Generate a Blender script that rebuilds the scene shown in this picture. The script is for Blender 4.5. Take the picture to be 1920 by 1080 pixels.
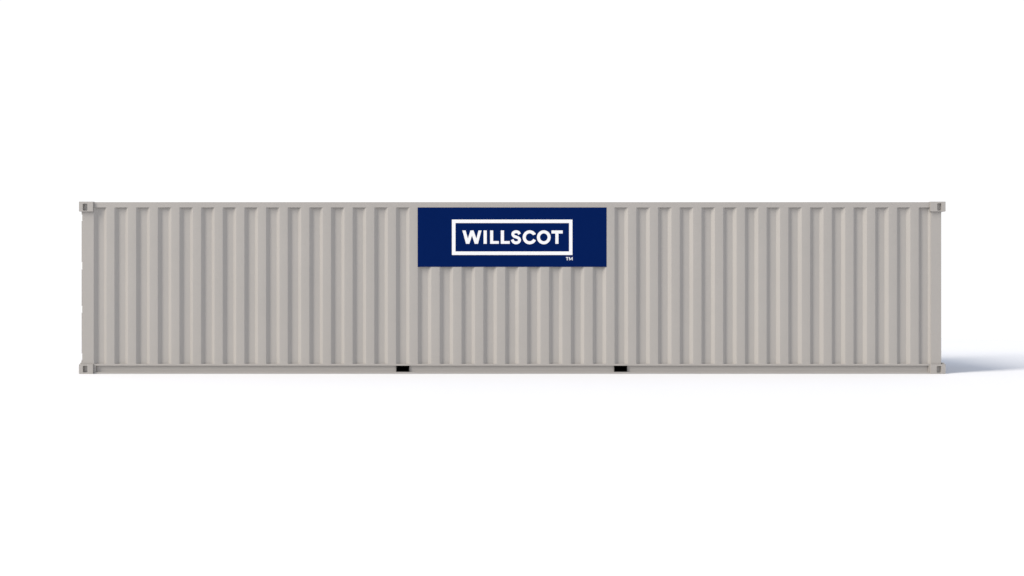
import bpy, bmesh, math
from mathutils import Vector

C = bpy.context.scene
for o in list(bpy.data.objects):
    bpy.data.objects.remove(o)

# ------------------------------------------------------------------ measure
D = 15.0                 # camera to the front plane of the corner castings (y = 0)
S = 133.3                # photograph pixels per metre in that plane
CAM_Z = (701 - 540) / S  # the camera is level, at half the container's height
def X(px, y=0.0): return (px - 960.0) / S * (D + y) / D
def Z(py, y=0.0): return CAM_Z + (540.0 - py) / S * (D + y) / D

# ------------------------------------------------------------------ camera
cam = bpy.data.cameras.new('camera')
cam.sensor_width = 36.0
cam.lens = 36.0 * D / (1920.0 / S)
cam.clip_end = 500
co = bpy.data.objects.new('camera', cam)
co.location = (0, -D, CAM_Z)
co.rotation_euler = (math.radians(90), 0, 0)
C.collection.objects.link(co)
C.camera = co

# ------------------------------------------------------------------ studio surround: white low down, dimmer and cool overhead
w = bpy.data.worlds.new('World')
C.world = w
w.use_nodes = True
nt = w.node_tree
nt.nodes.clear()
tc = nt.nodes.new('ShaderNodeTexCoord')
sp = nt.nodes.new('ShaderNodeSeparateXYZ')
rp = nt.nodes.new('ShaderNodeValToRGB')
bg = nt.nodes.new('ShaderNodeBackground')
ow = nt.nodes.new('ShaderNodeOutputWorld')
rp.color_ramp.elements[0].position = 0.34
rp.color_ramp.elements[0].color = (1.04, 1.04, 1.05, 1)
rp.color_ramp.elements[1].position = 0.62
rp.color_ramp.elements[1].color = (0.65, 0.735, 0.92, 1)
nt.links.new(tc.outputs['Generated'], sp.inputs[0])
nt.links.new(sp.outputs['Z'], rp.inputs['Fac'])
nt.links.new(rp.outputs['Color'], bg.inputs['Color'])
bg.inputs['Strength'].default_value = 1.0
nt.links.new(bg.outputs[0], ow.inputs['Surface'])

# ------------------------------------------------------------------ the one big soft key lamp, left of and behind the camera
KEY_AZ, KEY_EL, KEY_L = math.radians(29.5), math.radians(41), 300.0
key = bpy.data.lights.new('key_lamp', 'AREA')
key.shape = 'RECTANGLE'
key.size = 60.0
key.size_y = 280.0
key.energy = 1360000
key.color = (1.0, 0.935, 0.835)
ko = bpy.data.objects.new('key_lamp', key)
d = Vector((-math.cos(KEY_AZ) * math.cos(KEY_EL), -math.sin(KEY_AZ) * math.cos(KEY_EL), math.sin(KEY_EL)))
ko.location = d * KEY_L + Vector((0, 1.2, 0.8))
ko.rotation_euler = (-d).to_track_quat('-Z', 'Y').to_euler()
C.collection.objects.link(ko)

C.view_settings.view_transform = 'Standard'
C.view_settings.look = 'None'
C.view_settings.exposure = 0.0
C.view_settings.gamma = 1.0
C.view_settings.use_curve_mapping = False
C.cycles.max_bounces = 8
C.cycles.diffuse_bounces = 5

# ------------------------------------------------------------------ materials
def mat(name, col, rough=0.5, spec=0.5, vary=0.0, scale=2.0, bump=0.0, bscale=60.0):
    m = bpy.data.materials.new(name)
    m.use_nodes = True
    n = m.node_tree
    b = n.nodes['Principled BSDF']
    b.inputs['Roughness'].default_value = rough
    b.inputs['Specular IOR Level'].default_value = spec
    b.inputs['Base Color'].default_value = (*col, 1)
    t = n.nodes.new('ShaderNodeTexCoord')
    if vary:
        a = n.nodes.new('ShaderNodeTexNoise')
        a.inputs['Scale'].default_value = scale
        a.inputs['Detail'].default_value = 5
        r = n.nodes.new('ShaderNodeValToRGB')
        r.color_ramp.elements[0].position = 0.3
        r.color_ramp.elements[1].position = 0.7
        r.color_ramp.elements[0].color = (*[c * (1 - vary) for c in col], 1)
        r.color_ramp.elements[1].color = (*[c * (1 + vary) for c in col], 1)
        n.links.new(t.outputs['Object'], a.inputs['Vector'])
        n.links.new(a.outputs['Fac'], r.inputs['Fac'])
        n.links.new(r.outputs['Color'], b.inputs['Base Color'])
    if bump:
        a = n.nodes.new('ShaderNodeTexNoise')
        a.inputs['Scale'].default_value = bscale
        a.inputs['Detail'].default_value = 3
        k = n.nodes.new('ShaderNodeBump')
        k.inputs['Strength'].default_value = bump
        k.inputs['Distance'].default_value = 0.004
        n.links.new(t.outputs['Object'], a.inputs['Vector'])
        n.links.new(a.outputs['Fac'], k.inputs['Height'])
        n.links.new(k.outputs['Normal'], b.inputs['Normal'])
    return m

PAINT = mat('grey_beige_paint', (0.306, 0.289, 0.272), 0.36, 0.5, vary=0.02, scale=1.3, bump=0.02)
BLACK = mat('black_pocket_paint', (0.004, 0.004, 0.004), 0.8, 0.1, vary=0.2)
NAVY = mat('navy_sign_face', (0.0016, 0.0098, 0.067), 0.95, 0.0, vary=0.02)
WHITE = mat('white_sign_print', (0.675, 0.675, 0.685), 0.8, 0.1, vary=0.01)
GROUND = mat('white_studio_floor', (0.645, 0.645, 0.65), 0.9, 0.05, vary=0.005, scale=0.5)

# ------------------------------------------------------------------ mesh helpers
def box(bm, x0, x1, y0, y1, z0, z1):
    if x0 > x1: x0, x1 = x1, x0
    v = [bm.verts.new(p) for p in ((x0,y0,z0),(x1,y0,z0),(x1,y1,z0),(x0,y1,z0),(x0,y0,z1),(x1,y0,z1),(x1,y1,z1),(x0,y1,z1))]
    for f in ((0,3,2,1),(4,5,6,7),(0,1,5,4),(1,2,6,5),(2,3,7,6),(3,0,4,7)):
        bm.faces.new([v[i] for i in f])
def tube(bm, a, b, r, n=12):
    a, b = Vector(a), Vector(b)
    q = (b - a).to_track_quat('Z', 'Y')
    rings = []
    for p in (a, b):
        rings.append([bm.verts.new(p + q @ Vector((r*math.cos(2*math.pi*i/n), r*math.sin(2*math.pi*i/n), 0))) for i in range(n)])
    for i in range(n):
        bm.faces.new((rings[0][i], rings[0][(i+1) % n], rings[1][(i+1) % n], rings[1][i]))
    bm.faces.new(rings[0][::-1]); bm.faces.new(rings[1])
def obj(name, bm, material, parent=None, bevel=0.0, smooth=None):
    me = bpy.data.meshes.new(name)
    bmesh.ops.recalc_face_normals(bm, faces=bm.faces)
    bm.to_mesh(me); bm.free()
    me.materials.append(material)
    o = bpy.data.objects.new(name, me)
    C.collection.objects.link(o)
    if parent:
        o.parent = parent
        pl = Vector((0, 0, 0)); q = parent
        while q: pl = pl + q.location; q = q.parent
        me.transform(__import__('mathutils').Matrix.Translation(-pl))
    if bevel:
        m = o.modifiers.new('bevel', 'BEVEL'); m.width = bevel; m.segments = 2; m.limit_method = 'ANGLE'
        m.harden_normals = True
        for p in me.polygons: p.use_smooth = True
    elif smooth:
        for p in me.polygons: p.use_smooth = True
        me.set_sharp_from_angle(angle=math.radians(smooth))
    return o
def empty(name, loc, label, cat):
    o = bpy.data.objects.new(name, None)
    o.location = loc; o.empty_display_size = 0.3
    o['label'] = label; o['category'] = cat
    C.collection.objects.link(o)
    return o

# ------------------------------------------------------------------ setting
bm = bmesh.new()
n = 96
bm.faces.new([bm.verts.new((20*math.cos(2*math.pi*i/n), -3.0 + 16*math.sin(2*math.pi*i/n), 0)) for i in range(n)])
g = obj('ground', bm, GROUND)
g['kind'] = 'structure'
g['label'] = 'seamless pure white floor under the container'

# ------------------------------------------------------------------ container
W = 2.438
R = 0.030                # front skin lies this far behind the face of the castings
BACK = W - R
DEP = 0.0355              # depth of the corrugation
XL, XR = X(148), X(1773)
con = empty('shipping_container', (0, W/2, 0), 'long beige grey corrugated steel shipping container standing on a white floor', 'shipping container')

# recess starts in photograph pixels, across the long side
starts = [174.0 + 40.6*k for k in range(15)] + [783.3 + 41.0*(k-15) for k in range(15, 24)] + [1152.3 + 40.73*(k-24) for k in range(24, 39)]

def rounded(pts, r, seg=3):
    out = [pts[0]]
    for a, b, c in zip(pts, pts[1:], pts[2:]):
        a, b, c = Vector(a), Vector(b), Vector(c)
        u, v = (a-b), (c-b)
        t = min(r, u.length*0.45, v.length*0.45)
        p, q = b + u.normalized()*t, b + v.normalized()*t
        for i in range(seg+1):
            s = i/seg
            out.append(tuple((1-s)**2*p + 2*s*(1-s)*b + s*s*q))
    out.append(pts[-1])
    return out
def corrugated(bm, prof, z0, z1, nz=1):
    cols = [[bm.verts.new((x, y, z0 + (z1-z0)*i/nz)) for i in range(nz+1)] for x, y in prof]
    for a, b in zip(cols, cols[1:]):
        for i in range(nz):
            bm.faces.new((a[i], b[i], b[i+1], a[i+1]))

def side_profile(y_skin, sgn):
    pts = [(X(153.5+2, R), y_skin)]
    for s in starts:
        a = X(s, R); sl = 0.0475; wd = 25.2/S
        if s < 175: a = X(175.8, R); wd = 23.8/S
        pts += [(a, y_skin), (a+sl, y_skin+sgn*DEP), (a+wd-sl, y_skin+sgn*DEP), (a+wd, y_skin)]
    pts.append((X(1764, R), y_skin))
    return pts
Z_TOP = Z(389, R); Z_LIP = Z(682.3, R); Z_LIP0 = Z(685.6, R); Z_FL = Z(697.4, R)
ZR_TOP = Z(379, R)       # top of the roof rails
XP0, XP1 = X(176, R), X(1745, R)     # inner faces of the front posts

for y_skin, sgn in ((R, 1), (BACK, -1)):
    bm = bmesh.new()
    prof = [p for p in side_profile(y_skin, sgn)]
    # the skin starts and ends behind the posts' inner faces
    prof = [p for p in prof if XP0 - 0.03 < p[0] < XP1 + 0.03]
    corrugated(bm, rounded(prof, 0.003), Z_LIP, Z_TOP)
    obj('side_panel', bm, PAINT, con, smooth=12)

    f = lambda y: y_skin + sgn*y       # measured inwards from the skin
    def bx(bm, x0, x1, y0, y1, z0, z1):
        a, b = sorted((f(y0), f(y1))); box(bm, x0, x1, a, b, z0, z1)
    bm = bmesh.new()
    bx(bm, X(174, R), X(1746, R), 0, 0.07, Z_TOP, ZR_TOP)
    obj('top_rail', bm, PAINT, con)
    # bottom rail: a channel, lip above, recessed web, lower flange
    bm = bmesh.new()
    x0, x1 = X(174, R), X(1746, R)
    bx(bm, x0, x1, 0, 0.09, Z_LIP0, Z_LIP)
    bx(bm, x0, x1, 0, 0.09, 0.003, Z_FL)
    pk = [(742.7, 767.0), (1151.8, 1176.2)]
    xs = [X(179.5, R)] + [X(p, R) for q in pk for p in q] + [X(1741.3, R)]
    for a, b in zip(xs[::2], xs[1::2]):
        bx(bm, a, b, 0.029, 0.06, Z_FL, Z_LIP0)
    bx(bm, x0, xs[0], 0, 0.06, Z_FL, Z_LIP0)
    bx(bm, xs[-1], x1, 0, 0.06, Z_FL, Z_LIP0)
    obj('bottom_rail', bm, PAINT, con)

# fork pockets: steel sleeves right through the base
for a, b in ((742.7, 767.0), (1151.8, 1176.2)):
    x0, x1 = X(a, R), X(b, R); z0, z1 = Z_FL + 0.002, Z_LIP0 - 0.002; t = 0.006
    bm = bmesh.new()
    ya, yb = R + 0.006, BACK - 0.006
    box(bm, x0+0.001, x0+t, ya, yb, z0, z1); box(bm, x1-t, x1-0.001, ya, yb, z0, z1)
    box(bm, x0+t, x1-t, ya, yb, z0, z0+t); box(bm, x0+t, x1-t, ya, yb, z1-t, z1)
    box(bm, x0+t, x1-t, W/2-0.01, W/2+0.01, z0+t, z1-t)
    obj('forklift_pocket', bm, BLACK, con)

# corner castings with their oval-cornered apertures
def casting(px0, px1, hx0, hx1, py0, py1, hy0, hy1, back):
    bm = bmesh.new()
    x0, x1, z0, z1 = X(px0), X(px1), max(Z(py1), 0.002), Z(py0)
    a0, a1, b0, b1 = X(hx0), X(hx1), Z(hy1), Z(hy0)
    dp, hd = 0.162, 0.040
    fy = (lambda y: W - y) if back else (lambda y: y)
    def V(x, y, z): return bm.verts.new((x, fy(y), z))
    o = [V(x0,0,z0), V(x1,0,z0), V(x1,0,z1), V(x0,0,z1)]
    r = 0.012; hole = []
    for cx, cz, s in ((a0+r, b0+r, 180), (a1-r, b0+r, 270), (a1-r, b1-r, 0), (a0+r, b1-r, 90)):
        for i in range(4):
            t = math.radians(s + 30*i)
            hole.append((cx + r*math.cos(t), cz + r*math.sin(t)))
    h = [V(x, 0, z) for x, z in hole]
    hb = [V(x, hd, z) for x, z in hole]
    n = len(h)
    for k in range(4):
        ring = h[4*k:4*k+4]
        for i in range(3): bm.faces.new((o[k], ring[i+1], ring[i]))
        nx = (k+1) % 4
        bm.faces.new((o[k], o[nx], h[4*nx], h[4*k+3]))
    for i in range(n):
        bm.faces.new((h[i], h[(i+1) % n], hb[(i+1) % n], hb[i]))
    bm.faces.new(hb)
    q = [V(x0,dp,z0), V(x1,dp,z0), V(x1,dp,z1), V(x0,dp,z1)]
    for i in range(4):
        bm.faces.new((o[i], o[(i+1) % 4], q[(i+1) % 4], q[i]))
    bm.faces.new(q)
    obj('corner_casting', bm, PAINT, con)
for back in (0, 1):
    casting(148, 174.2, 155, 163.8, 378, 396.5, 381.8, 394.9, back)
    casting(1744.8, 1773, 1757.2, 1765.5, 378, 396.5, 381.2, 394.9, back)
    casting(148, 174.2, 155.2, 163.8, 683, 701, 685.7, 698.3, back)
    casting(1745.2, 1773, 1756.3, 1765, 683, 701, 686.3, 698.8, back)

# corner posts
ZP0, ZP1 = Z(683), Z(396.5)
for y0, y1 in ((R, R+0.13), (BACK-0.13, BACK)):
    for a, b in ((154.5, 176.0), (1745.0, 1765.0)):
        bm = bmesh.new()
        box(bm, X(a, R), X(b, R), y0, y1, ZP0, ZP1)
        obj('corner_post', bm, PAINT, con, bevel=0.003)

# end frames: sills and headers between the castings
for a, b, side in ((150.2, 168, -1), (1755, 1770.8, 1)):
    bm = bmesh.new()
    box(bm, X(a, .04), X(b, .04), 0.165, W-0.165, 0.01, Z(681.5, .04))
    # lugs welded on the casting tops
    ex0, ex1 = (X(150.2, .045), X(155.0, .045)) if side < 0 else (X(1766.3, .045), X(1770.8, .045))
    box(bm, ex0, ex1, 0.045, 0.165, Z(683) - 0.0005, Z(680.2, .045))
    box(bm, ex0, ex1, W-0.165, W-0.045, Z(683) - 0.0005, Z(680.2, .045))
    if side < 0:
        box(bm, X(152.4, .055), X(155.0, .055), 0.055, 0.15, Z(680.2, .045), Z(676.3, .055))
    obj('end_sill', bm, PAINT, con)
    bm = bmesh.new()
    box(bm, X(a, .04), X(b, .04), 0.165, W-0.165, Z(396.5), Z(379, .1))
    obj('end_header', bm, PAINT, con)

# roof with shallow cross corrugations
bm = bmesh.new()
pts = []
x = X(168, R); xe = X(1755, R); zr = ZR_TOP - 0.026
pts.append((x, zr)); x += 0.12
while x + 0.22 < xe - 0.1:
    pts += [(x, zr), (x+0.02, zr+0.018), (x+0.10, zr+0.018), (x+0.12, zr)]
    x += 0.209
pts.append((xe, zr))
rows = [[bm.verts.new((px, y, pz)) for px, pz in pts] for y in (R+0.07, BACK-0.07)]
for i in range(len(pts)-1):
    bm.faces.new((rows[0][i], rows[0][i+1], rows[1][i+1], rows[1][i]))
obj('roof', bm, PAINT, con)

# timber-height underframe closing the base
bm = bmesh.new()
box(bm, X(170, R), X(1752, R), R+0.095, BACK-0.095, Z_LIP0+0.004, Z_LIP0+0.03)
xx = X(200, R)
while xx < X(1730, R):
    if all(abs(xx - X(c, R)) > 0.17 for c in (754.8, 1164)):
        box(bm, xx, xx+0.045, R+0.095, BACK-0.095, 0.03, Z_LIP0+0.003)
    xx += 0.305
obj('underframe', bm, PAINT, con)

# closed end wall on the right, corrugated
bm = bmesh.new()
xo = X(1762, R); pts = [(R+0.132, xo)]; y = R + 0.19
while y + 0.2 < BACK - 0.13:
    pts += [(y, xo), (y+0.047, xo-0.04), (y+0.14, xo-0.04), (y+0.187, xo)]
    y += 0.29
pts.append((BACK-0.132, xo))
zs = (Z(681, .04), Z(396, .04))
cols = [[bm.verts.new((px, py, z)) for z in zs] for py, px in pts]
for a, b in zip(cols, cols[1:]): bm.faces.new((a[0], b[0], b[1], a[1]))
obj('end_wall', bm, PAINT, con)

# two cargo doors on the left end; their hinge stiles stand a little past the post and are notched at the hinges
XD0 = X(153.0, .05); XD1 = X(155.9, .05)
notch = [(402.5, 414), (492, 505), (574, 586), (663, 674)]
for s in (0, 1):
    fy = (lambda y: y) if s == 0 else (lambda y: W - y)
    def bx(bm, x0, x1, y0, y1, z0, z1):
        a, b = sorted((fy(y0), fy(y1))); box(bm, x0, x1, a, b, z0, z1)
    bm = bmesh.new()
    cuts = [397.0] + [v for q in notch for v in q] + [677.5]
    for a, b in zip(cuts[::2], cuts[1::2]):
        bx(bm, XD0, XD1 - 0.001, 0.05, 0.15, Z(b, .05), Z(a, .05))
    bx(bm, XD0 + 0.006, XD1 + 0.03, 0.165, W/2 - 0.006, Z(677.5, .05), Z(397, .05))
    # horizontal ribs pressed in the leaf
    for k in range(5):
        zc = Z(677.5) + (Z(397) - Z(677.5)) * (k + 0.5) / 5
        bx(bm, XD0 - 0.006, XD0 + 0.006, 0.22, W/2 - 0.06, zc - 0.13, zc + 0.13)
    door = obj('door', bm, PAINT, con)
    for a, b in notch:
        bm = bmesh.new()
        tube(bm, (X(155.4, .07), fy(.075), Z(b-1, .07)), (X(155.4, .07), fy(.075), Z(a+1, .07)), 0.012)
        obj('hinge', bm, PAINT, door, smooth=40)
    for yy in (0.45, 0.95):
        bm = bmesh.new()
        xr = XD0 - 0.024
        tube(bm, (xr, fy(yy), Z(676)), (xr, fy(yy), Z(400)), 0.016)
        for k in (0.06, 0.35, 0.62, 0.94):
            zc = Z(677) + (Z(397)-Z(677))*k
            box(bm, xr-0.01, XD0 - 0.004, fy(yy)-0.04, fy(yy)+0.04, zc-0.03, zc+0.03)
        obj('lock_rod', bm, PAINT, door, smooth=40)
        bm = bmesh.new()
        tube(bm, (xr-0.012, fy(yy), 1.0), (xr-0.012, fy(yy+0.22), 0.98), 0.011)
        obj('handle', bm, PAINT, door, smooth=40)

# ------------------------------------------------------------------ sign
YS1 = R - 0.0006; YS0 = R - 0.003; YL = YS0 - 0.001
sign = empty('company_sign', (X(960.2, YS0), YS1, Z(500.3, YS0)), 'navy blue rectangular sign with white boxed lettering fixed to the container side', 'sign')
bm = bmesh.new()
box(bm, X(783.1, YS0), X(1137.3, YS0), YS0, YS1, Z(500.3, YS0), Z(388.9, YS0))
obj('panel', bm, NAVY, sign)

def plate(bm, outline, holes=()):
    """a thin raised plate, outline and holes given in photograph pixels"""
    cu = bpy.data.curves.new('tmp', 'CURVE'); cu.dimensions = '2D'; cu.fill_mode = 'FRONT'
    for ring in (outline, *holes):
        s = cu.splines.new('POLY'); s.points.add(len(ring)-1); s.use_cyclic_u = True
        for p, q in zip(s.points, ring): p.co = (X(q[0], YL), Z(q[1], YL), 0, 1)
    o = bpy.data.objects.new('tmp', cu); C.collection.objects.link(o)
    dg = bpy.context.evaluated_depsgraph_get()
    me = bpy.data.meshes.new_from_object(o.evaluated_get(dg))
    bpy.data.objects.remove(o); bpy.data.curves.remove(cu)
    b2 = bmesh.new(); b2.from_mesh(me); bpy.data.meshes.remove(me)
    for v in b2.verts: v.co = Vector((v.co.x, YL, v.co.y))
    ex = bmesh.ops.extrude_face_region(b2, geom=b2.faces[:])
    for e in ex['geom']:
        if isinstance(e, bmesh.types.BMVert): e.co.y = YS0 - 0.0002
    tmp = bpy.data.meshes.new('t'); b2.to_mesh(tmp); b2.free()
    bm.from_mesh(tmp); bpy.data.meshes.remove(tmp)
def rect(x0, x1, y0, y1): return [(x0,y0),(x1,y0),(x1,y1),(x0,y1)]
def stroke(pts, wd, seg=6):
    P = [Vector(p) for p in pts]
    P = [2*P[0]-P[1]] + P + [2*P[-1]-P[-2]]
    c = []
    for i in range(1, len(P)-2):
        for k in range(seg):
            t = k/seg; a, b, cc, dd = P[i-1], P[i], P[i+1], P[i+2]
            c.append(0.5*((2*b) + (cc-a)*t + (2*a-5*b+4*cc-dd)*t*t + (3*b-a-3*cc+dd)*t**3))
    c.append(P[-2])
    L, Rr = [], []
    for i, p in enumerate(c):
        tg = (c[min(i+1, len(c)-1)] - c[max(i-1, 0)]).normalized(); nn = Vector((-tg.y, tg.x))
        L.append(tuple(p + nn*wd/2)); Rr.append(tuple(p - nn*wd/2))
    return L + Rr[::-1]
def ell(cx, cy, rx, ry, a0=0, a1=360, n=64, close=False):
    m = n if not close else n-1
    return [(cx + rx*math.cos(math.radians(a0+(a1-a0)*i/m)), cy - ry*math.sin(math.radians(a0+(a1-a0)*i/m))) for i in range(n if not close else n)]

T, B = 432.1, 457.1
letters = [
    ([(867.0,T),(873.0,T),(877.3,447.4),(882.1,T),(888.0,T),(893.2,447.2),(897.2,T),(902.8,T),(896.2,B),(890.1,B),(885.0,441.8),(880.0,B),(873.8,B)], ()),
    (rect(906.7, 912.7, T, B), ()),
    ([(919.0,T),(924.7,T),(924.7,452.0),(935.3,452.0),(935.3,B),(919.0,B)], ()),
    ([(939.0,T),(945.0,T),(945.0,452.0),(955.8,452.0),(955.8,B),(939.0,B)], ()),
    (stroke([(974.3,439.0),(971.8,435.6),(967.7,434.45),(963.2,435.8),(961.5,439.2),(963.6,442.7),(967.9,444.5),(972.4,446.5),(974.2,450.0),(972.2,453.8),(967.5,455.3),(962.8,453.6),(960.2,449.3)], 5.4), ()),
    (ell(993.1, 444.9, 13.1, 13.1, 27, 339, 56) + ell(993.1, 444.9, 7.2, 7.4, 337, 23, 40), ()),
    (ell(1019.6, 444.9, 12.9, 13.1, 0, 360, 64, False), (ell(1019.6, 444.9, 7.1, 7.4, 0, 360, 64, False),)),
    ([(1034.0,T),(1055.1,T),(1055.1,437.8),(1047.1,437.8),(1047.1,B),(1041.3,B),(1041.3,437.8),(1034.0,437.8)], ()),
]
bm = bmesh.new()
for o_, h_ in letters: plate(bm, o_, h_)
obj('lettering', bm, WHITE, sign)
bm = bmesh.new()
plate(bm, rect(847.3, 1073.3, 411.7, 478.1), (rect(854.0, 1067.0, 418.2, 471.5),))
obj('border', bm, WHITE, sign)
bm = bmesh.new()
t0, b0 = 482.0, 488.1
plate(bm, [(1061.1,t0),(1065.9,t0),(1065.9,483.15),(1064.15,483.15),(1064.15,b0),(1062.9,b0),(1062.9,483.15),(1061.1,483.15)])
plate(bm, [(1066.9,t0),(1067.95,t0),(1070.25,486.0),(1072.55,t0),(1073.6,t0),(1073.6,b0),(1072.5,b0),(1072.5,484.1),(1070.6,487.6),(1069.9,487.6),(1068.0,484.1),(1068.0,b0),(1066.9,b0)])
obj('trademark_mark', bm, WHITE, sign)
